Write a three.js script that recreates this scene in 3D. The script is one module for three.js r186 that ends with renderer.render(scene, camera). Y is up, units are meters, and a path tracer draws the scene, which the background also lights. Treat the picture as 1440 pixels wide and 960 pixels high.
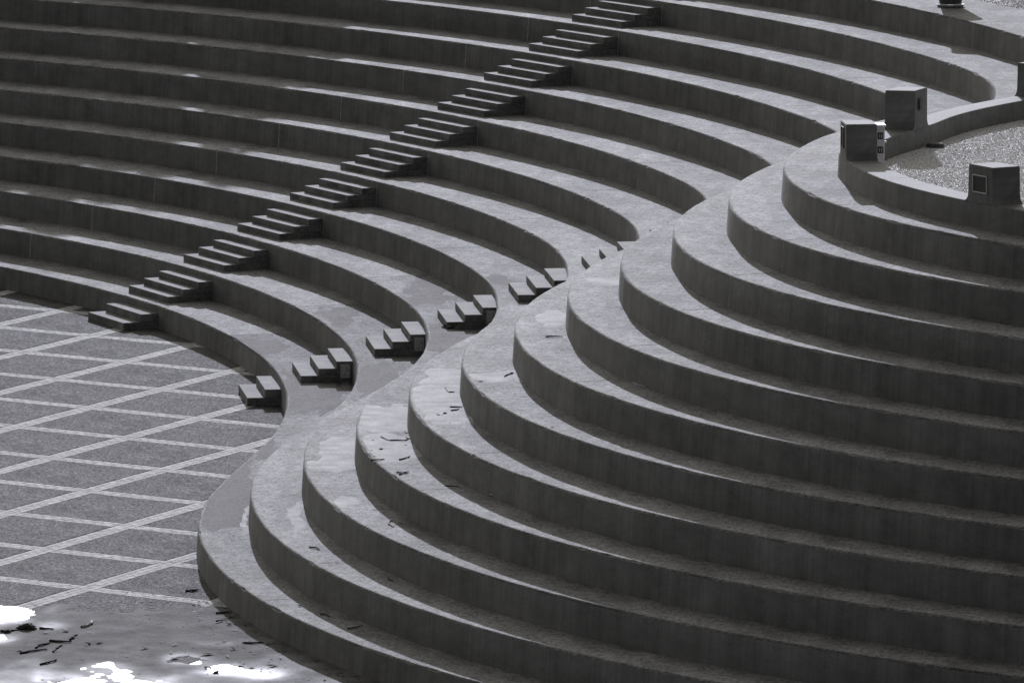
import * as THREE from 'three';
import { RoundedBoxGeometry } from 'three/addons/geometries/RoundedBoxGeometry.js';
import { mergeGeometries } from 'three/addons/utils/BufferGeometryUtils.js';

// ---------------------------------------------------------------- camera, sky, sun, exposure
// plan coordinates: X to the right, Y away from the camera (metres); world = (X, height, 115 - Y); plaza at height 0
const YC = 115;
const scene = new THREE.Scene();
const camera = new THREE.PerspectiveCamera(2 * Math.atan(480 / 10078) * 180 / Math.PI, 1024 / 682, 1, 2000);
camera.position.set(0, 18.103, YC);
camera.rotation.set(-0.138, 0, 0);
const SUN_AZ = 92 * Math.PI / 180, SUN_EL = 17.8 * Math.PI / 180;      // plan angle and elevation of the sun
const sunDir = new THREE.Vector3(Math.cos(SUN_AZ) * Math.cos(SUN_EL), Math.sin(SUN_EL), -Math.sin(SUN_AZ) * Math.cos(SUN_EL));
const sun = new THREE.DirectionalLight(new THREE.Color(0.955, 0.965, 1.12), 4);
sun.position.set(0, 0, -10).addScaledVector(sunDir, 150);
sun.target.position.set(0, 0, -10);
sun.castShadow = true; sun.shadow.radius = 1.2;
sun.shadow.mapSize.set(4096, 4096);
Object.assign(sun.shadow.camera, { left: -40, right: 40, top: 45, bottom: -45, near: 1, far: 320 });
scene.add(sun, sun.target);
{ // clear sky (standard clear-sky luminance distribution), grey because the photograph is black and white
  const W = 512, H = 256, d = new Float32Array(W * H * 4), zs = Math.PI / 2 - SUN_EL;
  const f = c => 1 + 16 * (Math.exp(-3 * c) - Math.exp(-3 * Math.PI / 2)) + 0.3 * Math.cos(c) ** 2;
  const g = z => 1 - Math.exp(-0.32 / Math.max(0.03, Math.cos(z)));
  const norm = f(zs) * g(0), SKY = 0.2;
  for (let j = 0; j < H; j++) for (let i = 0; i < W; i++) {
    const el = ((j + 0.5) / H - 0.5) * Math.PI, az = ((i + 0.5) / W - 0.5) * 2 * Math.PI;
    const v = new THREE.Vector3(Math.cos(az) * Math.cos(el), Math.sin(el), Math.sin(az) * Math.cos(el));
    const chi = Math.acos(Math.min(1, Math.max(-1, v.dot(sunDir))));
    let L = el > 0 ? SKY * f(chi) * g(Math.PI / 2 - el) / norm : 0.03;
    const k = (j * W + i) * 4; d[k] = L * 1.0; d[k + 1] = L * 0.975; d[k + 2] = L * 0.92; d[k + 3] = 1;
  }
  const t = new THREE.DataTexture(d, W, H, THREE.RGBAFormat, THREE.FloatType);
  t.mapping = THREE.EquirectangularReflectionMapping; t.magFilter = t.minFilter = THREE.LinearFilter; t.needsUpdate = true;
  scene.background = t; scene.environment = t;
}
const renderer = new THREE.WebGLRenderer({ antialias: true });
renderer.toneMapping = THREE.LinearToneMapping;
renderer.toneMappingExposure = 0.73;
renderer.shadowMap.enabled = true;

// ---------------------------------------------------------------- helpers
let seed = 7;
const rnd = () => { seed = (seed + 0x6D2B79F5) | 0; let t = Math.imul(seed ^ (seed >>> 15), 1 | seed); t = (t + Math.imul(t ^ (t >>> 7), 61 | t)) ^ t; return ((t ^ (t >>> 14)) >>> 0) / 4294967296; };
const RAD = Math.PI / 180, lerp = (a, b, t) => a + (b - a) * t, clamp = (x, a = 0, b = 1) => Math.min(b, Math.max(a, x));
const smooth = (a, b, x) => { const t = clamp((x - a) / (b - a)); return t * t * (3 - 2 * t); };
const hash = (x, y, s = 0) => { let n = Math.imul(x | 0, 374761393) + Math.imul(y | 0, 668265263) + Math.imul(s | 0, 1274126177); n = Math.imul(n ^ (n >>> 13), 1274126177); return ((n ^ (n >>> 16)) >>> 0) / 4294967296; };
function vnoise(x, y, s = 0, px = 0, py = 0) {      // value noise, tileable when px, py are given
  const xi = Math.floor(x), yi = Math.floor(y), fx = x - xi, fy = y - yi;
  const w = (a, p) => p ? ((a % p) + p) % p : a, u = fx * fx * (3 - 2 * fx), v = fy * fy * (3 - 2 * fy);
  const a = hash(w(xi, px), w(yi, py), s), b = hash(w(xi + 1, px), w(yi, py), s), c = hash(w(xi, px), w(yi + 1, py), s), d = hash(w(xi + 1, px), w(yi + 1, py), s);
  return lerp(lerp(a, b, u), lerp(c, d, u), v);
}
const fbm = (x, y, s = 0, o = 4) => { let a = 0, w = 0.5, t = 0; for (let i = 0; i < o; i++) { a += w * vnoise(x, y, s + i * 17); t += w; w *= 0.5; x *= 2.03; y *= 2.03; } return a / t; };
const taken = {};
const numbered = n => { const c = taken[n] = (taken[n] ?? -1) + 1; return c ? `${n}_${String(c).padStart(3, '0')}` : n; };
const shade = o => { o.traverse(m => { if (m.isMesh) m.castShadow = m.receiveShadow = true; }); return o; };
function thing(name, label, category, group) {
  const o = new THREE.Group(); o.name = numbered(name); o.userData = { label, category }; if (group) o.userData.group = group;
  scene.add(o); return o;
}
function part(name, geo, mat, parent) { const m = new THREE.Mesh(geo, mat); m.name = name; m.castShadow = m.receiveShadow = true; parent.add(m); return m; }
function single(name, geo, mat, label, category, group) {
  const m = part(numbered(name), geo, mat, scene); m.userData = { label, category }; if (group) m.userData.group = group; return m;
}
function structure(name, geo, mat) { const m = part(numbered(name), geo, mat, scene); m.userData.kind = 'structure'; return m; }
const geom = (pos, idx, uv, col, nor) => {
  const g = new THREE.BufferGeometry();
  g.setAttribute('position', new THREE.Float32BufferAttribute(pos, 3));
  if (uv) g.setAttribute('uv', new THREE.Float32BufferAttribute(uv, 2));
  if (col) g.setAttribute('color', new THREE.Float32BufferAttribute(col, 3));
  g.setIndex(idx);
  if (nor) g.setAttribute('normal', new THREE.Float32BufferAttribute(nor, 3)); else g.computeVertexNormals();
  return g;
};

// ---------------------------------------------------------------- textures and materials
function tex(n, fn, srgb = false) {
  const d = new Uint8Array(n * n * 4);
  for (let j = 0; j < n; j++) for (let i = 0; i < n; i++) {
    const v = clamp(fn(i / n, j / n, i, j)) * 255, k = (j * n + i) * 4; d[k] = d[k + 1] = d[k + 2] = v; d[k + 3] = 255;
  }
  const t = new THREE.DataTexture(d, n, n); t.wrapS = t.wrapT = THREE.RepeatWrapping; t.magFilter = THREE.LinearFilter; t.minFilter = THREE.LinearMipmapLinearFilter; t.generateMipmaps = true;
  if (srgb) t.colorSpace = THREE.SRGBColorSpace; t.needsUpdate = true; return t;
}
const tn = (u, v, f, s) => vnoise(u * f, v * f, s, f, f);
const treadFn = (u, v) => {
  const big = tn(u, v, 5, 1) * 0.35 + tn(u, v, 13, 2) * 0.25 + tn(u, v, 37, 3) * 0.4;
  const fine = tn(u, v, 150, 4), sp = tn(u, v, 64, 6);
  return 0.60 + 0.5 * (big - 0.5) + 0.4 * (fine - 0.5) + 0.7 * (tn(u, v, 80, 7) - 0.5) + (sp > 0.9 ? 0.25 : 0) - (sp < 0.1 ? 0.22 : 0);
};
const T_TREAD = tex(1024, treadFn), T_TREAD_B = tex(512, (u, v) => 0.5 + 0.5 * (tn(u, v, 120, 14) - 0.5) + 0.5 * (tn(u, v, 60, 15) - 0.5) + 0.6 * (tn(u, v, 9, 16) - 0.5));
const T_TREAD_R = tex(1024, (u, v) => 0.86 + 0.04 * (tn(u, v, 4, 71) - 0.5) + 0.04 * (tn(u, v, 17, 72) - 0.5) + 0.085 * (tn(u, v, 70, 73) - 0.5) + 0.085 * (tn(u, v, 140, 74) - 0.5));
const riserFn = (u, v) => {
  const streak = vnoise(u * 90, v * 2, 21, 90, 2) * 0.5 + vnoise(u * 38, v * 1, 22, 38, 1) * 0.5;
  const mot = tn(u, v, 7, 23) * 0.5 + tn(u, v, 19, 24) * 0.3 + tn(u, v, 61, 25) * 0.2, fine = tn(u, v, 260, 26), sp = tn(u, v, 190, 27);
  return 0.58 + 0.26 * (streak - 0.5) + 0.36 * (mot - 0.5) + 0.18 * (fine - 0.5) + (sp > 0.93 ? 0.28 : 0) - (sp < 0.06 ? 0.2 : 0);
};
const T_RISER = tex(1024, riserFn), T_RISER_B = tex(512, (u, v) => 0.5 + 0.4 * (tn(u, v, 140, 31) - 0.5) + 0.6 * (tn(u, v, 24, 32) - 0.5));
const T_AGG = tex(1024, (u, v) => { const a = tn(u, v, 300, 41), b = tn(u, v, 110, 42), c = tn(u, v, 8, 43), d = tn(u, v, 45, 46); return 0.40 + 0.35 * (a - 0.5) + 0.5 * (b - 0.5) + 0.3 * (c - 0.5) + 0.3 * (d - 0.5) + (b > 0.84 ? 0.5 : 0) + (a > 0.9 ? 0.3 : 0); });
const T_AGG_B = tex(1024, (u, v) => 0.6 * tn(u, v, 240, 44) + 0.4 * tn(u, v, 120, 45));
const T_AGG_R = tex(1024, (u, v) => 0.93 + 0.04 * (tn(u, v, 6, 47) - 0.5) + 0.2 * (tn(u, v, 100, 48) - 0.5) + 0.2 * (tn(u, v, 200, 49) - 0.5));
const T_GRIT = tex(512, (u, v) => 0.62 + 0.5 * (tn(u, v, 9, 51) - 0.5) + 0.4 * (tn(u, v, 90, 52) - 0.5) + 0.3 * (tn(u, v, 220, 53) - 0.5));
const grey = v => new THREE.Color().setRGB(v, v, v);
const std = (o) => new THREE.MeshStandardMaterial(o), dull = (o) => new THREE.MeshPhysicalMaterial({ specularIntensity: 0.4, ...o });
const M = {
  tread: dull({ specularIntensity: 1, color: grey(0.28), map: T_TREAD, bumpMap: T_TREAD_B, bumpScale: 0.003, roughness: 1, roughnessMap: T_TREAD_R, vertexColors: true }),
  riser: dull({ specularIntensity: 1, color: grey(0.28), map: T_RISER, bumpMap: T_RISER_B, bumpScale: 0.003, roughness: 0.85, vertexColors: true }),
  step: dull({ specularIntensity: 1, color: grey(0.28), map: T_GRIT, bumpMap: T_TREAD_B, bumpScale: 0.003, roughness: 0.85 }),
  sealant: std({ color: grey(0.9), map: T_GRIT, roughness: 0.8 }),
  curb: dull({ specularIntensity: 1, color: grey(0.28), map: T_RISER, bumpMap: T_RISER_B, bumpScale: 0.003, roughness: 0.8 }),
  agg: [0, 1, 2].map(i => dull({ specularIntensity: 0.6, color: grey([0.145, 0.12, 0.165][i]), map: T_AGG, bumpMap: T_AGG_B, bumpScale: 0.004, roughness: 1, roughnessMap: T_AGG_R })),
  paver: dull({ specularIntensity: 0.8, color: grey(0.75), map: T_GRIT, bumpMap: T_GRIT, bumpScale: 0.002, roughness: 0.85, vertexColors: true }),
  crack: std({ color: grey(0.08), roughness: 0.95 }),
  bedding: std({ color: grey(0.55), map: T_GRIT, roughness: 0.95 }),
  gravel: dull({ color: grey(0.3), map: T_AGG, bumpMap: T_AGG_B, bumpScale: 0.01, roughness: 0.75 }),
  earth: std({ color: grey(0.10), map: T_GRIT, roughness: 0.95 }),
  silt: dull({ color: grey(0.17), map: T_GRIT, bumpMap: T_GRIT, bumpScale: 0.0015, roughness: 1, vertexColors: true }),
  dirt: dull({ specularIntensity: 0.7, color: grey(0.23), map: T_TREAD, roughness: 0.92 }),
  film: dull({ specularIntensity: 1, color: grey(0.55), map: T_GRIT, roughness: 0.84 }),
  pebble: std({ color: grey(0.9), roughness: 0.5 }),
  water: new THREE.MeshPhysicalMaterial({ color: grey(0.03), roughness: 0.12, ior: 1.33 }),
  metal: std({ color: grey(0.5), roughness: 0.45, metalness: 0.6 }),
  boxPaint: std({ color: grey(0.6), roughness: 0.5 }),
  black: std({ color: grey(0.02), roughness: 0.6 }),
  socket: std({ color: grey(0.35), roughness: 0.5 }),
  plate: std({ color: grey(0.85), map: T_GRIT, roughness: 0.7 }),
  pot: std({ color: grey(0.12), map: T_GRIT, roughness: 0.8 }),
  potRim: std({ color: grey(0.7), roughness: 0.5 }),
  bark: std({ color: grey(0.05), map: T_GRIT, roughness: 0.9 }),
  barkPale: std({ color: grey(0.85), map: T_GRIT, roughness: 0.8 }),
  foliage: std({ color: grey(0.07), roughness: 0.8, side: THREE.DoubleSide }),
  leaf: std({ color: grey(0.03), roughness: 0.8, side: THREE.DoubleSide }),
  leafMid: std({ color: grey(0.12), roughness: 0.8, side: THREE.DoubleSide }),
  leafPale: std({ color: grey(0.35), roughness: 0.7, side: THREE.DoubleSide }),
};

// ---------------------------------------------------------------- terrace geometry: each tier edge runs along a bowl, round a hollow and out along a rounded promontory
const OX = -35.641, OY = 119.092, CX = 19.478, CY = 108.072, RISE = 0.48, H1 = 0.42;
const LOC = Math.hypot(CX - OX, CY - OY), PHI = Math.atan2(CY - OY, CX - OX);
const top = k => H1 + (k - 1) * RISE;
const RHO = [0, 29.5, 27.6, 25.2, 23.2, 21.4, 19.4, 18.3, 17.8, 17.2, 16.4, 15.4, 14.5, 13.6];
const RB = k => k === 1 ? 31.84 : k === 13 ? 47.9 : 31.759 + 1.304 * (k - 1);
const RL = k => k === 1 ? 24.25 : k === 11 ? 16.18 : k === 12 ? 15.34 : k === 13 ? 14.45 : 24.265 - 0.805 * (k - 1);
const COUNT = [50, 110, 150, 60, 60, 90, 120, 50];
const tiers = [];
function contour(k) {
  const R = RB(k), r = RL(k), rho = RHO[k], a = R - rho, b = r + rho;
  const x = (a * a - b * b + LOC * LOC) / (2 * LOC), y = Math.sqrt(Math.max(0, a * a - x * x));
  const ux = Math.cos(PHI), uy = Math.sin(PHI), FX = OX + x * ux - y * uy, FY = OY + x * uy + y * ux;
  let a0 = Math.atan2(FY - OY, FX - OX), a1 = Math.atan2(CY - FY, CX - FX); const apart = LOC > R + r;
  if (apart) a0 = a1 = PHI + Math.acos((R + r) / LOC);      // the two arcs do not touch: a straight run joins them
  const jl = (38.4 - 0.42 * Math.min(k, 12)) * RAD, jb = 16.5 * RAD, ls = a1 + Math.PI, lj = (198.2 - 0.18 * (k - 1)) * RAD;
  const spans = [[OX, OY, R, 77 * RAD, 57 * RAD], [OX, OY, R, 57 * RAD, jl], [OX, OY, R, jl, jb], [OX, OY, R, jb, a0], [FX, FY, rho, a0, a1], [CX, CY, r, ls, lj], [CX, CY, r, lj, 240 * RAD], [CX, CY, r, 240 * RAD, 275 * RAD]];
  return spans.map(([cx, cy, rad, t0, t1], s) => {
    const n = COUNT[s], out = [];
    if (s === 4 && apart) {
      const c = Math.cos(a0), si = Math.sin(a0);
      for (let i = 0; i <= n; i++) out.push({ x: lerp(OX + R * c, CX - r * c, i / n), y: lerp(OY + R * si, CY - r * si, i / n), nx: -c, ny: -si });
      return out;
    }
    for (let i = 0; i <= n; i++) {
      const t = lerp(t0, t1, i / n), c = Math.cos(t), si = Math.sin(t), px = cx + rad * c, py = cy + rad * si;
      const sgn = s < 5 ? -1 : 1, w = (fbm(px * 0.9, py * 0.9, 200 + k, 2) - 0.5) * 0.02;     // formwork is never a perfect arc
      out.push({ x: px + c * w, y: py + si * w, nx: sgn * c, ny: sgn * si });
    }
    return out;
  });
}
for (let k = 1; k <= 13; k++) tiers[k] = contour(k);
const flat = k => tiers[k].flatMap((s, i) => i ? s.slice(1) : s);
function wallRadius(k, ang) { let best = 9, R = 0; for (const p of flat(k)) { const a = Math.atan2(p.y - OY, p.x - OX), d = Math.abs(a - ang); if (d < best) { best = d; R = Math.hypot(p.x - OX, p.y - OY); } } return R; }

// what lies on the treads: pale silt films with wavy outlines, dark damp or lichen stains (positions in plan metres)
const PALE = [[-2.6, 108.2, 0.38, 1.7, 3], [-2.8, 106.9, 0.3, 0.6, 3], [-1.95, 108.4, 0.6, 1.6, 4], [-1.85, 105.4, 0.5, 1.4, 4], [-1.1, 107.4, 0.5, 1.5, 5], [-1.0, 109.4, 0.35, 1.1, 5], [-0.9, 105.6, 0.4, 0.9, 5], [-0.2, 106.1, 0.5, 0.7, 6], [0.65, 109.2, 0.3, 0.7, 7], [1.5, 110.0, 0.3, 0.8, 8], [-4.03, 107.7, 0.07, 1.2, 1], [-2.45, 103.4, 0.25, 0.6, 3], [-3.2, 105.0, 0.09, 1.6, 2]];
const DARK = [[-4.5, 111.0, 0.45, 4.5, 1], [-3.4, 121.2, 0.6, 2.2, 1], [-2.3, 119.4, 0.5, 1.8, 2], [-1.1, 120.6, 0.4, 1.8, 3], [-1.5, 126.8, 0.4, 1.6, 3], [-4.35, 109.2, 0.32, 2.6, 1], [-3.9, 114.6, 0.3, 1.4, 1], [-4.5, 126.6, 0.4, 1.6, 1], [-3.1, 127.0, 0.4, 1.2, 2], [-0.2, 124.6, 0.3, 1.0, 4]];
function stain(x, y, k) {
  const wx = x + 0.35 * (fbm(x * 1.6, y * 1.1, 300 + k, 3) - 0.5), wy = y + 1.6 * (fbm(x * 1.3, y * 0.8, 330 + k, 3) - 0.5);
  let c = 1 + 0.9 * (fbm(x * 0.8, y * 0.3, 260 + k, 4) - 0.5) + 0.7 * (fbm(x * 4, y * 1.4, 280 + k, 3) - 0.5);
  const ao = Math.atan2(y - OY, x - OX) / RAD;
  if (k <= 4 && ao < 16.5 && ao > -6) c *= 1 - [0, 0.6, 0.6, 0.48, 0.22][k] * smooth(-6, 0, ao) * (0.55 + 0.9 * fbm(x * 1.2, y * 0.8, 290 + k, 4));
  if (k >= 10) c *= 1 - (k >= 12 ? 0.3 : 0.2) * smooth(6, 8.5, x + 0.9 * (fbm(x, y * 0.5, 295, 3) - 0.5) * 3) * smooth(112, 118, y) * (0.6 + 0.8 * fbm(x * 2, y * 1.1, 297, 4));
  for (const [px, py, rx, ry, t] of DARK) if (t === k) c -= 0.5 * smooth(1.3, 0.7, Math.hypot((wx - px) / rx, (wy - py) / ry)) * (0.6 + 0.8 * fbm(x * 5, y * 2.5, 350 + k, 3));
  return clamp(c, 0.35, 1.9);
}

const ORD = ['', 'lowest', 'second', 'third', 'fourth', 'fifth', 'sixth', 'seventh', 'eighth', 'ninth', 'tenth', 'eleventh', 'twelfth and topmost'];
const SEGS = [[0], [1], [2], [3, 4, 5], [6], [7]];
const NOSE = 0.034;
function profile(rise) {      // from the foot of the wall to the tread: [outward offset, height below the tread]
  return [[0.034, -rise - 0.03], [0.024, -rise * 0.72], [0.014, -rise * 0.4], [0.006, -0.1], [0.002, -NOSE - 0.004], [-0.004, -NOSE]];
}
const NOSING = [0, 1, 2, 3, 4].map(i => { const a = i / 4 * Math.PI / 2; return [-NOSE * (1 - Math.cos(a)), -NOSE * (1 - Math.sin(a))]; });     // the trowelled round edge belongs to the tread
function segPoints(k, seg) { return seg.flatMap((s, i) => i ? tiers[k][s].slice(1) : tiers[k][s]); }
const GAP = 0.011;
function trimmed(pts) {
  const q = pts.slice(), n = q.length, tow = (a, b) => { const d = Math.hypot(b.x - a.x, b.y - a.y); return { ...a, x: a.x + (b.x - a.x) / d * GAP, y: a.y + (b.y - a.y) / d * GAP }; };
  q[0] = tow(pts[0], pts[1]); q[n - 1] = tow(pts[n - 1], pts[n - 2]); return q;
}
function riserGeo(k, pts, off, tone) {
  const rise = k === 1 ? H1 : RISE, pr = profile(rise), pos = [], idx = [], uv = [], col = []; let u = off;
  pts.forEach((p, i) => {
    if (i) u += Math.hypot(p.x - pts[i - 1].x, p.y - pts[i - 1].y);
    pr.forEach(([o, dy]) => {
      pos.push(p.x + p.nx * o, top(k) + dy, YC - (p.y + p.ny * o));
      uv.push(u / 3.1, (dy + 0.6) / 1.6 + k * 0.37);
      const c = tone * (1 + 0.4 * (fbm(u * 0.5, dy * 0.6, 440 + k, 3) - 0.5) + 0.3 * (fbm(u * 3, dy * 1.2, 460 + k, 3) - 0.5)); col.push(c, c, c);
    });
    if (i) for (let j = 0; j < pr.length - 1; j++) { const a = (i - 1) * pr.length + j, b = i * pr.length + j; idx.push(a, a + 1, b, b, a + 1, b + 1); }
  });
  return geom(pos, idx, uv, col);
}
function treadGeo(k, A, B, tone) {
  const rows = 10, pre = NOSING.length - 1, full = rows + pre, pos = [], idx = [], uv = [], col = [];
  A.forEach((p, i) => {
    const q = B[i], chip = Math.max(0, fbm(p.x * 7 + k * 9, p.y * 7, 420, 2) - 0.62) * 0.07;
    for (let m = 0; m < pre; m++) {
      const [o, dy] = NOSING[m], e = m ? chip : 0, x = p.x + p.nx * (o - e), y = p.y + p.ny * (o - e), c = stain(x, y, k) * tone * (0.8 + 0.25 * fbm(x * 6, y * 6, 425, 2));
      pos.push(x, top(k) + dy - e * 0.7, YC - y); uv.push(x / 2.3 + k * 0.31, y / 2.3 + k * 0.17 + dy); col.push(c, c, c);
    }
    for (let j = 0; j <= rows; j++) {
      const t = j / rows, ax = p.x - p.nx * NOSE, ay = p.y - p.ny * NOSE, bx = q.x - q.nx * 0.03, by = q.y - q.ny * 0.03;
      const x = lerp(ax, bx, t), y = lerp(ay, by, t), dz = j ? (fbm(x * 2.2, y * 2.2, 480 + k, 2) - 0.5) * 0.006 : 0;
      pos.push(x, top(k) + dz, YC - y); uv.push(x / 2.3 + k * 0.31, y / 2.3 + k * 0.17);
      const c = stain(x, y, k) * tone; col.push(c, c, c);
    }
    if (i) for (let j = 0; j < full; j++) { const a = (i - 1) * (full + 1) + j, b = i * (full + 1) + j; idx.push(a, a + 1, b, b, a + 1, b + 1); }
  });
  return geom(pos, idx, uv, col);
}
function stripGeo(list, w, dir) {      // thin filled joint that follows a line of points; dir = sideways plan direction
  const pos = [], idx = [], uv = [];
  list.forEach(([x, h, y], i) => { for (const s of [-1, 1]) { pos.push(x + dir[0] * w * s, h, YC - (y + dir[1] * w * s)); uv.push(s * w, i * 0.3); } if (i) { const a = 2 * i - 2; idx.push(a, a + 1, a + 2, a + 2, a + 1, a + 3); } });
  return geom(pos, idx, uv);
}
for (let k = 1; k <= 12; k++) {
  const label = k === 1 ? 'lowest curved concrete seating tier, its wall rising straight from the paved plaza'
    : k === 12 ? 'topmost curved concrete seating tier, running below the low ring wall with square posts'
      : `${ORD[k]} curved concrete seating tier counted up from the paved plaza`;
  const g = thing('seating_tier', label, 'terrace', 'curved seating tiers of the amphitheatre'); let off = k * 5.3;
  if (k > 3) { // filled joint in the wall just beside the long stair run
    const a = (25.7 + 0.6 * (k - 1)) * RAD - 1.02 / RB(k), c = Math.cos(a), si = Math.sin(a);
    part('joint_sealant', stripGeo([...profile(RISE)].map(([o, dy]) => [OX + (RB(k) - o - 0.012) * c, top(k) + dy, OY + (RB(k) - o - 0.012) * si]), 0.008, [-si, c]), M.sealant, g);
  }
  SEGS.forEach((seg, n) => {
    const A = trimmed(segPoints(k, seg)), B = trimmed(segPoints(k + 1, seg));
    part('riser_panel', riserGeo(k, A, off, 0.92 + 0.16 * hash(k, n, 78)), M.riser, g); part('tread_slab', treadGeo(k, A, B, 0.94 + 0.12 * hash(k, n, 77)), M.tread, g); off += 7.7;
    if (n) { // joint at the start of this segment: down the wall and back across the tread, a little recessed
      const p = tiers[k][seg[0]][0], q = tiers[k + 1][seg[0]][0], dir = [-p.ny, p.nx], rise = k === 1 ? H1 : RISE;
      const wall = [...profile(rise), ...NOSING].map(([o, dy]) => [p.x + p.nx * (o - 0.003), top(k) + dy - 0.001, p.y + p.ny * (o - 0.003)]);
      part('joint_sealant', stripGeo(wall, 0.014, dir), M.sealant, g);
      part('joint_sealant', stripGeo([[p.x - p.nx * 0.02, top(k) - 0.0035, p.y - p.ny * 0.02], [q.x, top(k) - 0.0035, q.y]], 0.012, dir), n === 4 ? M.sealant : M.crack, g);
    }
  });
}

// dark grainy dirt lying on the treads round the hollow, rough and dull, thinning out unevenly
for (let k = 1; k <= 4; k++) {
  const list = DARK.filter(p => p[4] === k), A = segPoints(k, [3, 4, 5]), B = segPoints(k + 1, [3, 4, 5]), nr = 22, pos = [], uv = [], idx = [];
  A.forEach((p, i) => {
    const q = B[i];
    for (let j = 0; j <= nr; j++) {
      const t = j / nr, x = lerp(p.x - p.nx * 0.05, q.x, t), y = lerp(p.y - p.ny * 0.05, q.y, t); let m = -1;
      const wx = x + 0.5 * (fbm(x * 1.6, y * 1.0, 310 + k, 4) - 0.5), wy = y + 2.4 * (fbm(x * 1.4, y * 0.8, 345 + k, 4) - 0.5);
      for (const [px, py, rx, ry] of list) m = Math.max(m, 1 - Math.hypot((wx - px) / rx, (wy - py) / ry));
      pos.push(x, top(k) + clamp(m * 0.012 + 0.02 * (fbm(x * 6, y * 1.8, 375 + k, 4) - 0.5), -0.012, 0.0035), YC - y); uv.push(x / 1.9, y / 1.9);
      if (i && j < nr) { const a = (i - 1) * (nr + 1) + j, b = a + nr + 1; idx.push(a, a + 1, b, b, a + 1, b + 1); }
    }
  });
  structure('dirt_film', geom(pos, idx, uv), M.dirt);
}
// thin dried silt films on the promontory treads: real sheets that sink into the uneven concrete at their edge
for (let k = 1; k <= 8; k++) {
  const list = PALE.filter(p => p[4] === k); if (!list.length) continue;
  const pos = [], uv = [], idx = [], nr = 26, na = 300, r0 = RL(k + 1) - 0.02, r1 = RL(k) - 0.05;
  for (let i = 0; i <= na; i++) for (let j = 0; j <= nr; j++) {
    const a = lerp(173, 206, i / na) * RAD, r = lerp(r0, r1, j / nr), x = CX + r * Math.cos(a), y = CY + r * Math.sin(a);
    const wx = x + 0.3 * (fbm(x * 1.8, y * 1.2, 300 + k, 4) - 0.5), wy = y + 1.8 * (fbm(x * 1.5, y * 0.9, 330 + k, 4) - 0.5); let m = -1;
    for (const [px, py, rx, ry] of list) m = Math.max(m, 1 - Math.hypot((wx - px) / rx, (wy - py) / ry));
    pos.push(x, top(k) + clamp(m * 0.03 + 0.006 * (fbm(x * 3, y * 1.5, 370 + k, 3) - 0.5), -0.012, 0.005), YC - y); uv.push(x / 1.9, y / 1.9);
    if (i < na && j < nr) { const p = i * (nr + 1) + j, q = p + nr + 1; idx.push(p, q, p + 1, p + 1, q, q + 1); }
  }
  structure('silt_film', geom(pos, idx, uv), M.film);
}

// ---------------------------------------------------------------- ground, plaza, upper ground
{
  const g = new THREE.PlaneGeometry(900, 900); g.rotateX(-Math.PI / 2); for (let i = 0, u = g.attributes.uv; i < u.count; i++) u.setXY(i, u.getX(i) * 300, u.getY(i) * 300);
  structure('ground', g, M.earth).position.y = -0.06;
  // level ground behind the topmost tier
  const s = new THREE.Shape(), P = flat(13); s.moveTo(P[0].x - P[0].nx * 0.0, P[0].y);
  for (const p of P) s.lineTo(p.x, p.y);
  s.lineTo(P[P.length - 1].x + 6, 60); s.lineTo(140, 60); s.lineTo(140, 330); s.lineTo(-140, 330); s.lineTo(-140, P[0].y + 6);
  const ug = new THREE.ShapeGeometry(s); const uvA = ug.attributes.uv; for (let i = 0; i < uvA.count; i++) uvA.setXY(i, uvA.getX(i) / 2.6, uvA.getY(i) / 2.6);
  ug.rotateX(-Math.PI / 2); structure('gravel_ground', ug, M.gravel).position.set(0, top(12) - 0.012, YC);
}
{ // wooded slopes behind and beside the viewpoint, facing the terraces
  const pos = [], idx = [], n = 120, rows = 14;
  for (let i = 0; i <= n; i++) for (let j = 0; j <= rows; j++) {
    const a = lerp(178, 362, i / n) * RAD, t = j / rows, r = 150 + 85 * t, x = r * Math.cos(a), y = 115 + r * Math.sin(a), f = smooth(178, 196, a / RAD) * smooth(362, 344, a / RAD);
    pos.push(x, -2 + (110 * smooth(0, 1, t) * (0.75 + 0.5 * fbm(x * 0.012, y * 0.012, 800, 3)) + 7 * fbm(x * 0.12, y * 0.12, 810, 3)) * f, YC - y);
    if (i < n && j < rows) { const p = i * (rows + 1) + j, q = p + rows + 1; idx.push(p, p + 1, q, q, p + 1, q + 1); }
  }
  structure('hillside', geom(pos, idx), M.foliage);
}
const plaza = new THREE.Group(); plaza.name = 'plaza_pavement'; plaza.userData.kind = 'structure'; scene.add(plaza);
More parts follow.
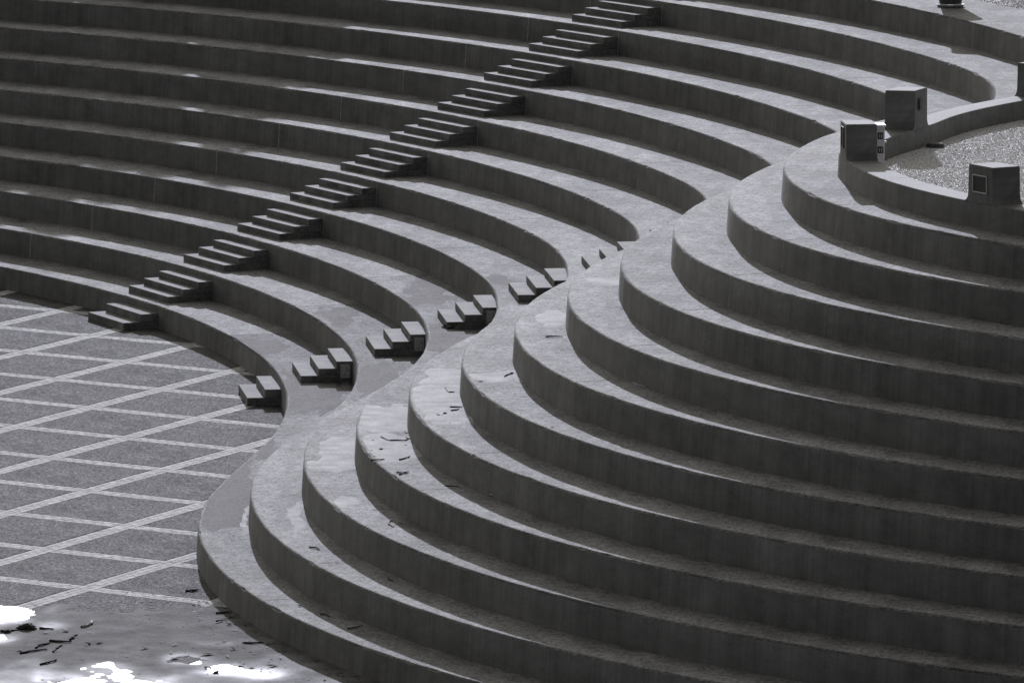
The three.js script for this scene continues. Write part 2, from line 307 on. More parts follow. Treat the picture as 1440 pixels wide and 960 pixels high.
{
  const tA = 62.9 * RAD, tB = -33.4 * RAD, dA = [Math.cos(tA), Math.sin(tA)], dB = [Math.cos(tB), Math.sin(tB)];
  // node (i, j): crossing of band line i along A and band line j along B
  const sA = 5.02, sB = 2.91, x0 = -8.94, yA0 = 123.85, yB0 = 129.0;
  const node = (i, j) => { // y = yA0 - i*sA + tan(tA)(x-x0) ; y = yB0 - j*sB + tan(tB)(x-x0)
    const mA = Math.tan(tA), mB = Math.tan(tB), dx = (yB0 - j * sB - yA0 + i * sA) / (mA - mB); return [x0 + dx, yA0 - i * sA + mA * dx];
  };
  const W = 0.172, sn = Math.sin(tA - tB), hA = W / sn;     // half width of a band measured along the other direction
  const lenA = (() => { const a = node(0, 0), b = node(0, 1); return Math.hypot(a[0] - b[0], a[1] - b[1]); })(), lenB = (() => { const a = node(0, 0), b = node(1, 0); return Math.hypot(a[0] - b[0], a[1] - b[1]); })();
  // panel, sides along A and B, chamfered
  const pa = lenA - 2 * hA - 0.012, pb = lenB - 2 * hA - 0.012;
  const variants = [0, 1, 2, 3].map(v => {
    const pos = [], uv = [], idx = [], ring = (s, h) => { for (const [a, b] of [[-1, -1], [1, -1], [1, 1], [-1, 1]]) { const x = dA[0] * a * (pa / 2 - s) + dB[0] * b * (pb / 2 - s), y = dA[1] * a * (pa / 2 - s) + dB[1] * b * (pb / 2 - s); pos.push(x, h, -y); uv.push(x / 2.9 + v * 0.27, y / 2.9 + v * 0.61); } };
    ring(0.006, 0); ring(0, -0.006); ring(0, -0.05); idx.push(0, 1, 2, 0, 2, 3); for (let r = 0; r < 2; r++) for (let i = 0; i < 4; i++) { const a = r * 4 + i, b = r * 4 + (i + 1) % 4; idx.push(a, a + 4, b, b, a + 4, b + 4); }
    let g = geom(pos, idx, uv).toNonIndexed(); g.computeVertexNormals(); return g;
  });
  const paverPos = [], paverIdx = [], paverUv = [], paverCol = [];
  const paver = (cx, cy, u, v, lu, lv) => {
    const h = -0.002 + (rnd() - 0.5) * 0.0025, c = 0.86 + 0.28 * rnd(), b = paverPos.length / 3, tilt = (rnd() - 0.5) * 0.002, uo = rnd();
    const cs = [[-1, -1], [1, -1], [1, 1], [-1, 1]];
    for (const [lev, s] of [[0, 0.004], [-0.03, 0]]) for (const [a, d] of cs) { const x = cx + u[0] * a * (lu / 2 - s) + v[0] * d * (lv / 2 - s), y = cy + u[1] * a * (lu / 2 - s) + v[1] * d * (lv / 2 - s); paverPos.push(x, h + lev + a * tilt, YC - y); paverUv.push(x + uo, y); paverCol.push(c, c, c); }
    paverIdx.push(b, b + 1, b + 2, b, b + 2, b + 3); for (let i = 0; i < 4; i++) { const p = b + i, q = b + (i + 1) % 4; paverIdx.push(p, p + 4, q, q, p + 4, q + 4); }
  };
  const inView = (x, y) => x > -15 && x < -1.5 && y > 93 && y < 150;
  const band = (p, q, d) => { // three courses of small pavers between two nodes
    const n = [-d[1], d[0]], L = Math.hypot(q[0] - p[0], q[1] - p[1]), lu = 0.2, lv = 0.1085; const m = Math.round(L / lu), st = L / m, s = Math.sign((q[0] - p[0]) * d[0] + (q[1] - p[1]) * d[1]);
    for (let c = 0; c < 3; c++) for (let i = 0; i < m + (c % 2); i++) {
      const h = c % 2 && (i === 0 || i === m) ? 0.5 : 1, t = (c % 2 ? (i === 0 ? 0.25 : i === m ? m - 0.25 : i) : i + 0.5) * st * s, o = (c - 1) * 0.112; paver(p[0] + d[0] * t + n[0] * o, p[1] + d[1] * t + n[1] * o, d, n, st * h - 0.004, lv);
    }
  };
  let n = 0;
  for (let i = -8; i < 12; i++) for (let j = -10; j < 16; j++) {
    const a = node(i, j), b = node(i, j + 1), c = node(i + 1, j), d = node(i + 1, j + 1), mx = (a[0] + d[0]) / 2, my = (a[1] + d[1]) / 2;
    if (!inView(mx, my)) continue;
    const m = part('aggregate_panel', variants[n % 4], M.agg[(n * 7 + (n >> 2)) % 3], plaza); m.position.set(mx, (rnd() - 0.5) * 0.003, YC - my); m.rotation.z = (rnd() - 0.5) * 0.002; n++;
    band(a, b, dA);
    const e = [a[0] + dB[0] * hA * Math.sign((c[0] - a[0])), a[1] + dB[1] * hA * Math.sign((c[0] - a[0]))], f = [c[0] - dB[0] * hA * Math.sign(c[0] - a[0]), c[1] - dB[1] * hA * Math.sign(c[0] - a[0])];
    band(e, f, dB);
  }
  const pv = part('paver_band', geom(paverPos, paverIdx, paverUv, paverCol).toNonIndexed(), M.paver, plaza); pv.geometry.computeVertexNormals(); pv.userData.kind = 'stuff';
  const bed = new THREE.PlaneGeometry(60, 90); bed.rotateX(-Math.PI / 2); for (let i = 0, u = bed.attributes.uv; i < u.count; i++) u.setXY(i, u.getX(i) * 30, u.getY(i) * 45);
  part('bedding', bed, M.bedding, plaza).position.set(-25, -0.009, YC - 125);
}

// ---------------------------------------------------------------- stairs
function flight(k, ang, label, group, mat, plate, STEP_W = 1.67, STEP_D = 0.31) {
  const g = thing('stair_flight', label, 'stairs', group), n = k === 1 ? 2 : 3, base = k === 1 ? 0 : top(k - 1), sh = (top(k) - base) / (n + 1), R = wallRadius(k, ang);
  g.position.set(OX + R * Math.cos(ang), base, YC - (OY + R * Math.sin(ang))); g.rotation.y = ang;     // local +x points into the wall
  for (let i = 0; i < n; i++) {
    const d = STEP_D * (n - i) + 0.1, geo = new RoundedBoxGeometry(d, sh + (i ? 0 : 0.01), STEP_W - i * 0.004, 2, 0.011);
    const p = geo.attributes.position, nr = geo.attributes.normal, u = geo.attributes.uv;
    for (let v = 0; v < p.count; v++) { const x = p.getX(v), y = p.getY(v), z = p.getZ(v), ax = Math.abs(nr.getX(v)), ay = Math.abs(nr.getY(v)), az = Math.abs(nr.getZ(v)), q = ay > ax && ay > az ? [x, z] : ax > az ? [z, y] : [x, y]; u.setXY(v, q[0] / 2.3 + k * 0.21 + i * 0.4, q[1] / 2.3 + k * 0.13); }
    part('step', geo, mat, g).position.set(0.1 - d / 2, sh * (i + 0.5) - (i ? 0 : 0.005), 0);
  }
  if (plate) { const pl = part('cover_plate', new RoundedBoxGeometry(0.17, 0.24, 0.02, 1, 0.004), M.plate, g); pl.position.set(-0.16, 0.19, STEP_W / 2 + 0.004); }
  return g;
}
for (let k = 1; k <= 12; k++) flight(k, (25.7 + 0.6 * (k - 1)) * RAD, k === 1 ? 'two-step concrete flight at the foot of the long straight stair run' : `three-step concrete flight against the wall of the ${ORD[k].split(' ')[0]} tier, in the long straight stair run`, 'flights of the long stair run', M.step, false, k === 1 ? 1.72 : 1.86, k === 1 ? 0.36 : 0.31);
for (let k = 1; k <= 8; k++) flight(k, Math.asin((123.1 - 0.08 * (k - 1) - OY) / (RB(k) - 0.5)), k === 1 ? 'two-step concrete flight from the plaza beside the hollow where the lowest tier turns' : `three-step concrete flight on the tread below the ${ORD[k]} tier wall, beside the hollow`, 'flights beside the hollow', M.step, k > 1);

// ---------------------------------------------------------------- ring wall on the promontory with its posts
const RO = 0, RI = -0.46, ZR = top(12) + 0.36;      // radii below are offsets from the outer face of the ring
const ringR = a => { const d = a / RAD; return 13.62 + 0.13 * smooth(146, 162, d) + 0.82 * smooth(163, 184, d) + 0.08 * smooth(186, 198, d); };
const onRing = (ang, r, h) => [CX + (ringR(ang) + r) * Math.cos(ang), h, YC - (CY + (ringR(ang) + r) * Math.sin(ang))];
{
  const ring = thing('ring_wall', 'low curved concrete ring wall enclosing the bright gravel on the promontory', 'wall');
  const pr = [[RO + 0.02, top(12) - 0.04], [RO, ZR - 0.02], [RO - 0.006, ZR - 0.006], [RO - 0.02, ZR], [RI + 0.02, ZR], [RI + 0.006, ZR - 0.006], [RI, ZR - 0.02], [RI - 0.01, top(12) - 0.04]];
  const sec = (a0, a1) => {
    const n = Math.ceil((a1 - a0) * 60), pos = [], idx = [], uv = [], col = [];
    for (let i = 0; i <= n; i++) { const a = lerp(a0, a1, i / n); let v = 0; pr.forEach(([r, h], j) => { if (j) v += Math.hypot(r - pr[j - 1][0], h - pr[j - 1][1]); pos.push(...onRing(a, r, h)); uv.push(a * 14.5 / 3.1, v / 1.6 + 0.2); }); if (i) for (let j = 0; j < pr.length - 1; j++) { const p = (i - 1) * pr.length + j, q = p + pr.length; idx.push(p, q, p + 1, p + 1, q, q + 1); } }
    return geom(pos, idx, uv);
  };
  const J = [90, 130, 174, 196.1, 232, 275].map(x => x * RAD);
  for (let i = 0; i < J.length - 1; i++) {
    part('wall_segment', sec(J[i] + 0.0004, J[i + 1] - 0.0004), M.curb, ring);
    if (i) { const a = J[i], dir = [-Math.sin(a), Math.cos(a)]; part('joint_sealant', stripGeo(pr.slice(0, 5).map(([r, h]) => { const q = onRing(a, r - 0.003, h - 0.001); return [q[0], q[1], YC - q[2]]; }), 0.008, dir), M.sealant, ring); }
  }
  // gravel inside
  const sh = new THREE.Shape(); for (let d = 90; d <= 275; d += 1.5) { const q = onRing(d * RAD, RI - 0.004, 0); d === 90 ? sh.moveTo(q[0], -q[2]) : sh.lineTo(q[0], -q[2]); }
  const g = new THREE.ShapeGeometry(sh), u = g.attributes.uv; for (let i = 0; i < u.count; i++) u.setXY(i, u.getX(i) / 2.6, u.getY(i) / 2.6);
  g.rotateX(-Math.PI / 2); structure('gravel_bed', g, M.gravel).position.y = top(12) + 0.04;
}
{ // loose pebbles on the gravel
  const pts = [];
  while (pts.length < 210000) { const x = 4.9 + 6.2 * rnd(), y = 98.5 + 23 * rnd(); if (Math.hypot(x - CX, y - CY) < ringR(Math.atan2(y - CY, x - CX) + (y < CY ? 2 * Math.PI : 0)) + RI - 0.03 && (x - 4.9) < 0.9 + (y - 98) * 0.32) pts.push([x, y, top(12) + 0.044]); }
  while (pts.length < 220000) { const x = 8 + 3.5 * rnd(), y = 134 + 10 * rnd(); if (Math.hypot(x - OX, y - OY) > 47.95) pts.push([x, y, top(12) - 0.008]); }
  const im = new THREE.InstancedMesh(new THREE.IcosahedronGeometry(1, 0), M.pebble, pts.length), m4 = new THREE.Matrix4(), q = new THREE.Quaternion(), e = new THREE.Euler(), col = new THREE.Color();
  pts.forEach(([x, y, h], i) => { const r = 0.007 + 0.009 * rnd() ** 2; m4.compose(new THREE.Vector3(x, h + r * 0.1, YC - y), q.setFromEuler(e.set(rnd() * 6, rnd() * 6, rnd() * 6)), new THREE.Vector3(r, r * 0.8, r)); im.setMatrixAt(i, m4); const c = 0.5 + 0.45 * rnd(); im.setColorAt(i, col.setRGB(c, c, c)); });
  im.name = 'pebbles'; im.userData = { kind: 'stuff', label: 'loose pale and dark pebbles covering the gravel inside the ring wall', category: 'gravel' }; im.castShadow = im.receiveShadow = true; scene.add(im);
}
// a post is a curved block on the ring, flush with its outer face, flared at the foot
const PW = 0.63, PD = 0.46;
function post(deg, label, PH = 0.535) {
  const g = thing('post', label, 'post', 'square posts on the ring wall'), a0 = deg * RAD, F = 0.13, pr = [];
  // outline in (tangential, height): flare, side, top, side, flare
  for (let i = 0; i <= 5; i++) { const t = i / 5 * Math.PI / 2; pr.push([-PW / 2 - F * (1 - Math.sin(t)), F * (1 - Math.cos(t))]); }
  pr.push([-PW / 2, PH - 0.02], [-PW / 2 + 0.006, PH - 0.006], [-PW / 2 + 0.02, PH]);
  const left = pr.slice(); for (const [x, y] of left.reverse()) pr.push([-x, y]);
  const pos = [], idx = [], uv = [], r0 = RI - 0.004, r1 = RO + 0.004, at = (t, h, r) => onRing(a0 + t / 14.4, r, ZR + h - 0.004), N = pr.length;
  // skin between inner and outer faces
  const rs = [r1, r1 - 0.012, r0 + 0.012, r0], ins = [0.012, 0, 0, 0.012];
  rs.forEach((r, q) => pr.forEach(([t, h]) => { const s = h > F ? ins[q] : 0; pos.push(...at(t - Math.sign(t) * s, h - (h > PH - 0.01 ? ins[q] : 0), r)); uv.push((t + h) / 3.1, (r + h) / 1.6); }));
  for (let q = 0; q < 3; q++) for (let i = 0; i < N - 1; i++) { const a = q * N + i; idx.push(a, a + N, a + 1, a + 1, a + N, a + N + 1); }
  const skin = geom(pos, idx, uv).toNonIndexed(); skin.computeVertexNormals();
  const face = (r, flip) => { // vertical face: columns between mirrored outline points
    const p = [], ix = [], u = [], half = N / 2, s0 = 0.012; const cols = 6;
    for (let i = 0; i < half; i++) { let [t, h] = pr[i]; if (h > F) t += s0; if (h > PH - 0.01) h -= s0; for (let c = 0; c <= cols; c++) { const tt = lerp(t, -t, c / cols); p.push(...at(tt, h, r)); u.push(tt / 3.1 + 0.3, h / 1.6); } }
    for (let i = 0; i < half - 1; i++) for (let c = 0; c < cols; c++) { const a = i * (cols + 1) + c, b = a + cols + 1; flip ? ix.push(a, b, a + 1, a + 1, b, b + 1) : ix.push(a, a + 1, b, b, a + 1, b + 1); }
    return geom(p, ix, u).toNonIndexed();
  };
  const f1 = face(r1, false), f2 = face(r0, true); f1.computeVertexNormals(); f2.computeVertexNormals();
  part('block', mergeGeometries([skin, f1, f2]), M.curb, g);
  return g;
}
function framed(g, deg, r, out, w, h, y, slats, fm = M.metal) { // frame with dark recess, set on the curved face
  const a = deg * RAD, hold = new THREE.Group(); hold.name = 'vent'; const q = onRing(a, r, ZR + y); hold.position.set(...q); hold.rotation.y = a + (out ? Math.PI / 2 : -Math.PI / 2); g.add(hold);
  const bar = (bw, bh, x, yy) => part('frame', new RoundedBoxGeometry(bw, bh, 0.02, 1, 0.003), fm, hold).position.set(x, yy, 0.006);
  bar(w, 0.016, 0, h / 2); bar(w, 0.016, 0, -h / 2); bar(0.016, h, -w / 2, 0); bar(0.016, h, w / 2, 0);
  part('recess', new THREE.BoxGeometry(w - 0.012, h - 0.012, 0.006), M.black, hold).position.z = 0.002;
  for (let i = 0; i < slats; i++) { const s = part('slat', new THREE.BoxGeometry(w - 0.02, 0.012, 0.012), M.curb, hold); s.position.set(0, lerp(-h / 2, h / 2, (i + 0.5) / slats), 0.009); s.rotation.x = 0.5; }
}
const postA = post(185.2, 'square concrete post on the ring wall with a grey outlet box on its inner side'); framed(postA, 185.2, RO + 0.004, true, 0.26, 0.3, 0.31, 0, M.black);
const postB = post(168, 'concrete post with a louvred vent, a round cap standing at its foot', 0.61); framed(postB, 168, RI - 0.004, false, 0.3, 0.17, 0.38, 6, M.curb);
post(144.6, 'square concrete post on the ring wall backed by the eleventh tier');
const postD = post(208.9, 'square concrete post on the ring wall with a square recessed vent in a metal frame'); framed(postD, 208.9, RO + 0.004, true, 0.36, 0.24, 0.27, 0);
{ // outlet box on the inner side of the first post
  const g = thing('outlet_box', 'grey electrical outlet box with two sockets fixed beside a square post', 'outlet box'); const a = 185.2 * RAD;
  g.position.set(...onRing(a, RI - 0.075, ZR - 0.06)); g.rotation.y = a;
  part('housing', new RoundedBoxGeometry(0.13, 0.54, 0.34, 2, 0.008), M.boxPaint, g).position.set(0, 0.27, -0.02);
  part('lid', new RoundedBoxGeometry(0.15, 0.03, 0.36, 2, 0.006), M.potRim, g).position.set(-0.01, 0.55, -0.02);
  for (const y of [0.19, 0.4]) {
    const s = part('socket', new RoundedBoxGeometry(0.085, 0.1, 0.012, 2, 0.004), M.black, g); s.position.set(0, y, -0.194);
    for (const x of [-0.017, 0.017]) part('insert', new THREE.BoxGeometry(0.018, 0.055, 0.008), M.socket, s).position.set(x, 0, -0.006);
  }
  part('latch', new RoundedBoxGeometry(0.05, 0.03, 0.04, 1, 0.004), M.potRim, g).position.set(-0.08, 0.3, -0.1);
  const c = single('cap', new THREE.LatheGeometry([[0, 0.085], [0.1, 0.08], [0.125, 0.07], [0.14, 0.05], [0.145, 0]].map(p => new THREE.Vector2(...p)), 32), M.pot, 'low round dark cap standing on the gravel at the foot of the vented post', 'cap'); c.position.set(...onRing(167.6 * RAD, RI - 0.2, top(12) + 0.04));
}
{ // tapered planter on the topmost tier
  const g = thing('planter', 'dark round planter with a pale rim at its foot on the topmost tier', 'planter'); g.position.set(8.32, top(12), YC - 135.45);
  part('pot', new THREE.LatheGeometry([[0, 0.06], [0.2, 0.06], [0.21, 0.07], [0.34, 0.75], [0.36, 0.76], [0.36, 0.82], [0.31, 0.82], [0.3, 0.72], [0, 0.72]].map(p => new THREE.Vector2(...p)), 48), M.pot, g);
  part('rim', new THREE.LatheGeometry([[0, 0.01], [0.24, 0.0], [0.27, 0.05], [0.255, 0.055], [0.23, 0.02], [0, 0.02]].map(p => new THREE.Vector2(...p)), 48), M.potRim, g);
}

// ---------------------------------------------------------------- silt, puddles
const DIPS = [[-7.45, 101.6, 0.45, 0.024], [-7.3, 99.8, 0.28, 0.02], [-5.6, 97.5, 0.35, 0.016], [-6.9, 96.7, 0.4, 0.017], [-6.1, 96.3, 0.5, 0.018], [-4.6, 98.2, 0.3, 0.02], [-4.0, 97.4, 0.35, 0.018], [-5.1, 96.3, 0.5, 0.018], [-3.4, 97.0, 0.3, 0.016], [-6.6, 100.8, 0.25, 0.014]];
const dip = (x, y) => { let h = 0.006 * (fbm(x * 2.2, y * 1.1, 630, 4) - 0.5); for (const [px, py, r, d] of DIPS) h += d * Math.exp(-((x - px) ** 2 + ((y - py) * 0.7) ** 2) / (r * r)); return h; };
const siltH = (x, y) => {
  const edge = 102.2 + 3.2 * (fbm(x * 0.6, y * 0.35, 600, 4) - 0.5) - 0.25 * Math.max(0, x + 5.4);
  let h = clamp((edge - y) * 0.02, -0.03, 0.016) + 0.03 * (fbm(x * 0.9, y * 0.9, 610, 4) - 0.5) + 0.02 * (fbm(x * 5, y * 2.4, 620, 4) - 0.5);
  return h - dip(x, y) - 0.06 * smooth(94, 91.5, y) - 0.06 * smooth(-9, -9.8, x);
};
{
  const X0 = -10, X1 = -1.6, Y0 = 90, Y1 = 105, s = 0.05, nx = Math.round((X1 - X0) / s), ny = Math.round((Y1 - Y0) / s), pos = [], uv = [], idx = [], wp = [], wi = [], H = [], sc = [];
  for (let j = 0; j <= ny; j++) for (let i = 0; i <= nx; i++) { const x = X0 + i * s, y = Y0 + j * s, h = siltH(x, y); H.push(h); pos.push(x, h, YC - y); uv.push((x - X0) / (X1 - X0), (y - Y0) / (Y1 - Y0)); wp.push(x, 0.001, YC - y); const c = clamp(1 + 0.9 * (fbm(x * 1.1, y * 0.5, 640, 4) - 0.5) + 0.5 * (fbm(x * 5, y * 2.2, 650, 3) - 0.5), 0.45, 1.5); sc.push(c, c, c); }
  const id = (i, j) => j * (nx + 1) + i;
  for (let j = 0; j < ny; j++) for (let i = 0; i < nx; i++) {
    const q = [id(i, j), id(i + 1, j), id(i, j + 1), id(i + 1, j + 1)], hi = Math.max(...q.map(n => H[n])), lo = Math.min(...q.map(n => H[n]));
    idx.push(q[0], q[1], q[2], q[2], q[1], q[3]);
    const x = X0 + i * s, y = Y0 + j * s; if (lo < 0.0015 && dip(x, y) > 0.005) wi.push(q[0], q[1], q[2], q[2], q[1], q[3]);
  }
  // wet near the puddles, drier away from them
  const wet = tex(1024, (u, v) => { const x = lerp(X0, X1, u), y = lerp(Y0, Y1, v), n = fbm(x * 0.9, y * 0.55, 660, 4), f = fbm(x * 5, y * 2.5, 670, 3); return 0.93 - 0.2 * smooth(-0.001, 0.012, dip(x, y) + 0.004 * (f - 0.5)) - 0.12 * smooth(0.5, 0.68, n) + 0.08 * (f - 0.5); });
  M.silt.roughnessMap = wet; M.silt.map = M.silt.bumpMap = T_GRIT.clone(); M.silt.map.repeat.set(3, 5.2); M.silt.map.needsUpdate = true;
  structure('silt', geom(pos, idx, uv, sc), M.silt);
  structure('puddle', geom(wp, wi), M.water);
}

// ---------------------------------------------------------------- fallen twigs and leaves
function twigGeo(L, r, bend, sd) {
  const pts = []; for (let i = 0; i <= 6; i++) { const t = i / 6; pts.push(new THREE.Vector3((t - 0.5) * L, r * 0.8 + Math.abs(bend) * L * Math.sin(t * Math.PI) * 0.08, bend * L * Math.sin(t * Math.PI) + (hash(i, sd, 5) - 0.5) * r * 2)); }
  const g = new THREE.TubeGeometry(new THREE.CatmullRomCurve3(pts), 8, r, 6); const p = g.attributes.position;
  for (let i = 0; i < p.count; i++) { const t = p.getX(i) / L + 0.5, k = lerp(1, 0.5, clamp(t)), c = pts[Math.round(clamp(t) * 6)]; p.setY(i, c.y + (p.getY(i) - c.y) * k); }
  g.computeVertexNormals(); return g;
}
function twig(ax, ay, bx, by, h, pale, r, label, group) {
  const L = Math.max(0.08, Math.hypot(bx - ax, by - ay)); seed += 13;
  const m = single('twig', twigGeo(L, r, (rnd() - 0.5) * 0.25, seed & 255), pale ? M.barkPale : M.bark, label, 'twig', group);
  m.position.set((ax + bx) / 2, h, YC - (ay + by) / 2); m.rotation.y = Math.atan2(by - ay, bx - ax); return m;
}
const TW = [[-1.97, 106.54, -1.83, 106.12, 4, 1], [-1.83, 106.12, -1.6, 106.12, 4, 0], [-1.6, 106.12, -1.59, 106.47, 4, 1], [-2.08, 104.18, -1.89, 104.32, 4, 0], [-1.66, 104.25, -1.51, 104.59, 4, 0], [-1.63, 102.84, -1.51, 103.1, 4, 0], [-1.68, 103.04, -1.51, 102.97, 4, 0], [-0.91, 105.93, -0.79, 106.07, 5, 0], [-0.93, 106.29, -0.75, 106.29, 5, 0], [-1.17, 100.25, -1.08, 100.19, 5, 1], [-0.93, 98.78, -0.73, 98.72, 5, 0], [-0.11, 106.17, 0.02, 106.47, 6, 0], [-1.01, 108.36, -0.95, 107.84, 5, 1], [-0.95, 107.84, -0.88, 107.84, 5, 1], [0.51, 107.05, 0.76, 107.05, 7, 0], [-2.93, 102.2, -2.78, 102.01, 2, 0], [-1.75, 99.6, -1.67, 99.31, 2, 0], [-2.3, 98.2, -2.08, 98.48, 1, 0], [-2.7, 99.38, -2.57, 99.16, 1, 0], [-1.74, 101.69, -1.69, 101.12, 3, 1], [1.75, 102.19, 1.92, 101.77, 7, 1]];
for (const [ax, ay, bx, by, k, pale] of TW) twig(ax, ay, bx, by, top(k) + 0.003, pale, 0.011, `${pale ? 'pale' : 'dark'} fallen twig lying on the ${ORD[k]} tier of the promontory`, `${pale ? 'pale' : 'dark'} twigs on the ${ORD[k]} tier`);
const PL = [[-6.13, 100.59, -6.01, 101.11, 1], [-6.68, 98.96, -6.51, 99.35, 0], [-6.87, 98.52, -6.53, 98.85, 0], [-6.53, 99.46, -6.21, 99.4, 0], [-6.44, 98.68, -6.35, 99.18, 0], [-6.25, 99.57, -6.17, 99.96, 0], [-7.28, 100.3, -7.03, 100.36, 0], [-7.03, 100.42, -6.78, 100.42, 0], [-6.73, 100.47, -6.52, 100.42, 0], [-6.55, 97.65, -6.35, 98.13, 0], [-4.79, 103.65, -4.6, 103.77, 0], [-4.27, 101.74, -4.05, 101.86, 0], [-4.24, 101.05, -4.14, 101.11, 0], [-3.8, 99.35, -3.51, 99.4, 0]];
for (const [ax, ay, bx, by, pale] of PL) twig(ax, ay, bx, by, Math.max(0, siltH((ax + bx) / 2, (ay + by) / 2)), pale, pale ? 0.02 : 0.016, pale ? 'pale straight stick lying on the wet silt of the plaza' : 'dark fallen twig lying on the wet silt of the plaza', pale ? undefined : 'dark twigs on the plaza');
{ // curled leaves: a few shapes, each leaf a bent little blade
  const leafGeo = (sd) => { const pos = [], idx = [], n = 6; for (let i = 0; i <= n; i++) { const t = i / n, w = 0.42 * Math.sin(Math.PI * (0.06 + 0.9 * t)); for (const s of [-1, 0, 1]) pos.push(t - 0.5, 0.05 + 0.22 * hash(sd, i, 1) * t + (s ? 0.22 * w : 0) + 0.12 * Math.sin(t * 3 + sd), s * w * (0.7 + 0.5 * hash(sd, i, s + 3))); if (i) { const a = 3 * (i - 1); for (const o of [0, 1]) idx.push(a + o, a + o + 3, a + o + 1, a + o + 1, a + o + 3, a + o + 4); } } return geom(pos, idx); };
  const LG = [1, 2, 3, 4].map(leafGeo);
  const spot = [[-5.95, 99.2, 0], [-6.35, 100.3, 0], [-3.9, 98.85, 0], [-4.08, 97.1, 0], [-4.2, 97.5, 0], [-4.7, 98.2, 0], [-3.3, 97.59, 0], [-3.75, 97.7, 0], [-5.15, 98.9, 0], [-4.05, 100.8, 0], [-1.1, 105.55, 5], [-1.0, 105.65, 5], [-0.3, 97.95, 5], [-1.6, 106.95, 4], [-1.95, 105.3, 4], [0.0, 106.6, 6], [-0.47, 105.7, 6], [-3.01, 100.05, 1], [-1.61, 101.4, 3]];
  for (const [x, y, k] of spot) { const m = single('leaf', LG[Math.floor(rnd() * 4)], k === 6 && x > -0.1 ? M.leafPale : M.leaf, k ? `curled dark leaf lying on the ${ORD[k]} tier` : 'curled dark leaf lying on the wet plaza near the lowest tier', 'leaf', k ? `leaves on the ${ORD[k]} tier` : 'leaves on the wet plaza'); m.position.set(x, k ? top(k) + 0.002 : Math.max(0.004, siltH(x, y)), YC - y); m.rotation.y = rnd() * 6; m.scale.setScalar(k ? 0.09 : 0.13); }
  // fine litter too small to count
  const pos = [], idx = [];
  const bit = (x, y, h, s) => { const b = pos.length / 3, a = rnd() * 6; for (let i = 0; i < 4; i++) { const t = a + i * Math.PI / 2, rr = s * (0.4 + rnd()) * (i % 2 ? 1.6 : 0.5); pos.push(x + rr * Math.cos(t), h + 0.002 + rnd() * s * 0.5, YC - y + rr * Math.sin(t)); } idx.push(b, b + 1, b + 2, b, b + 2, b + 3); };
  for (let i = 0; i < 320; i++) { const y = 96 + 8.4 * rnd(), xe = CX - Math.sqrt(Math.max(0, RL(1) ** 2 - (y - CY) ** 2)), x = xe - 0.1 - Math.abs(rnd() + rnd() - 0.6) * (1.1 + (103.8 - y) * 0.1); bit(x, y, Math.max(0.002, siltH(x, y)), 0.012 + 0.04 * rnd() ** 3); }
  for (let i = 0; i < 60; i++) { const x = -7.4 + 4 * rnd(), y = 96 + 6.5 * rnd(); bit(x, y, Math.max(0.004, siltH(x, y)), 0.012 + 0.05 * rnd() ** 3); }
  for (let k = 1; k <= 6; k++) for (let i = 0; i < 26; i++) { const a = (185 + 22 * rnd() ** 1.4) * RAD, r = RL(k) - 0.06 - 0.7 * rnd(); bit(CX + r * Math.cos(a), CY + r * Math.sin(a), top(k) + 0.002, 0.008 + 0.018 * rnd() ** 2); }
  for (let k = 1; k <= 9; k++) for (let i = 0; i < 45; i++) { const a = (184 + 50 * rnd() ** 1.3) * RAD, r = RL(k + 1) + 0.04 + 0.14 * rnd() ** 2; bit(CX + r * Math.cos(a), CY + r * Math.sin(a), top(k) + 0.002, 0.006 + 0.016 * rnd() ** 2); }
  for (let k = 1; k <= 6; k++) for (let i = 0; i < 25; i++) { const a = (4 + 22 * rnd()) * RAD, r = RB(k + 1) - 0.05 - 0.16 * rnd() ** 2; bit(OX + r * Math.cos(a), OY + r * Math.sin(a), top(k) + 0.002, 0.006 + 0.016 * rnd() ** 2); }
  const lit = structure('leaf_litter', geom(pos, idx), M.leaf); lit.userData.kind = 'stuff'; lit.userData.label = 'fine dark leaf litter scattered over the plaza edge and lower tiers'; lit.userData.category = 'litter';
  { // heap of leaves drifted against the foot of a flight
    const gs = []; for (let i = 0; i < 90; i++) { const g = LG[i % 4].clone(), a = rnd() * 6.28, q = Math.sqrt(rnd()), sc = 0.05 + 0.05 * rnd(); g.scale(sc, sc, sc); g.rotateX((rnd() - 0.5) * 1.6); g.rotateY(rnd() * 6); g.translate(Math.cos(a) * q * 0.17, 0.005 + 0.1 * (1 - q) * rnd(), Math.sin(a) * q * 0.3); gs.push(g); }
    const hp = single('leaf_pile', mergeGeometries(gs), M.leafMid, 'small heap of dry leaves against the lowest step of a flight beside the hollow', 'leaves'); hp.position.set(-1.02, top(3), YC - 122.15);
  }
  // a dark clod with tufts on the silt
  const cg = new THREE.IcosahedronGeometry(1, 3), cp = cg.attributes.position; for (let i = 0; i < cp.count; i++) { const v = new THREE.Vector3().fromBufferAttribute(cp, i), n = 0.7 + 0.6 * fbm(v.x * 2 + 5, v.z * 2 + v.y * 3, 700, 3); cp.setXYZ(i, v.x * 0.15 * n, Math.max(-0.02, v.y * 0.1 * n), v.z * 0.13 * n); }
  cg.computeVertexNormals(); const cl = single('clod', cg, M.bark, 'dark rounded clod of earth and leaves on the wet silt', 'clod'); cl.position.set(-6.92, 0.0, YC - 100.5);
  const cl2 = cl.clone(); cl2.name = numbered('clod'); cl2.userData = { label: 'small dark clod lying at the edge of the bright puddle', category: 'clod' }; cl2.scale.set(0.55, 0.45, 0.6); cl2.position.set(-7.18, 0, YC - 100.3); scene.add(cl2);
}
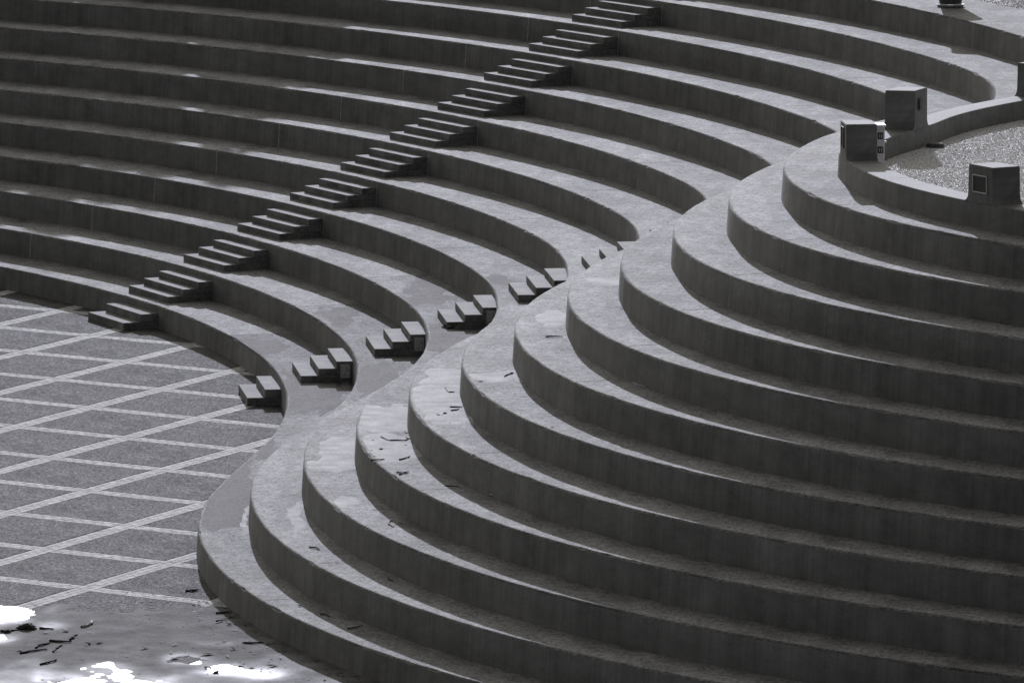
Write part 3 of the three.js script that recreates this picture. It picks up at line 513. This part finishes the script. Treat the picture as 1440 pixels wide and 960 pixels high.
// ---------------------------------------------------------------- shrubs on the rim behind the bowl: their shade lies over the left of the tiers
for (let i = 0; i < 14; i++) {
  const x = -1.7 - i * 1.35, hgt = clamp(0.35 + 0.62 * (-x - 1.4), 0.5, 2.75 - 0.05 * i) * (0.93 + 0.14 * hash(i, 8, 2)), R = 49.3 + 0.4 * hash(i, 3, 9), y = OY + Math.sqrt(R * R - (x - OX) ** 2), w = 0.75 + 0.16 * hgt;
  const g = thing('shrub', `leafy rounded shrub on the rim above the topmost tier, ${['first', 'second', 'third', 'fourth', 'fifth', 'sixth', 'seventh', 'eighth', 'ninth', 'tenth', 'eleventh', 'twelfth', 'thirteenth', 'fourteenth'][i]} of its row`, 'shrub', 'shrubs along the rim'); g.position.set(x, top(12) - 0.02, YC - y);
  const tr = []; for (let b = 0; b < 4; b++) { const a = b * 1.7 + i, c = new THREE.CatmullRomCurve3([new THREE.Vector3(0, 0, 0), new THREE.Vector3(Math.cos(a) * 0.12, hgt * 0.3, Math.sin(a) * 0.12), new THREE.Vector3(Math.cos(a) * w * 0.5, hgt * 0.75, Math.sin(a) * w * 0.5)]); tr.push(new THREE.TubeGeometry(c, 6, 0.03, 5)); }
  part('stem', mergeGeometries(tr), M.bark, g);
  const pos = [], idx = [], lob = []; for (let b = 0; b < 14; b++) { const a = rnd() * 6.283, q = Math.sqrt(rnd()); lob.push([Math.cos(a) * q * w * 0.75, hgt * (0.18 + 0.7 * rnd() * (1 - 0.35 * q)), Math.sin(a) * q * w * 0.75, hgt * (0.16 + 0.1 * rnd())]); }
  for (let n = 0; n < 6500; n++) {
    const [lx, ly, lz, lr] = lob[n % lob.length], a = rnd() * 6.283, c = 2 * rnd() - 1, q = lr * Math.cbrt(0.25 + 0.75 * rnd()), e = Math.sqrt(1 - c * c), cx = lx + q * e * Math.cos(a), cy = Math.max(0.05, ly + q * c), cz = lz + q * e * Math.sin(a);
    const u = new THREE.Vector3(rnd() - 0.5, rnd() - 0.5, rnd() - 0.5).normalize().multiplyScalar(0.1), v = new THREE.Vector3(rnd() - 0.5, rnd() - 0.5, rnd() - 0.5).normalize().multiplyScalar(0.065), b = pos.length / 3;
    pos.push(cx - u.x, cy - u.y, cz - u.z, cx + v.x, cy + v.y, cz + v.z, cx + u.x, cy + u.y, cz + u.z, cx - v.x, cy - v.y, cz - v.z); idx.push(b, b + 1, b + 2, b, b + 2, b + 3);
  }
  part('crown', geom(pos, idx), M.foliage, g);
}
renderer.render(scene, camera);
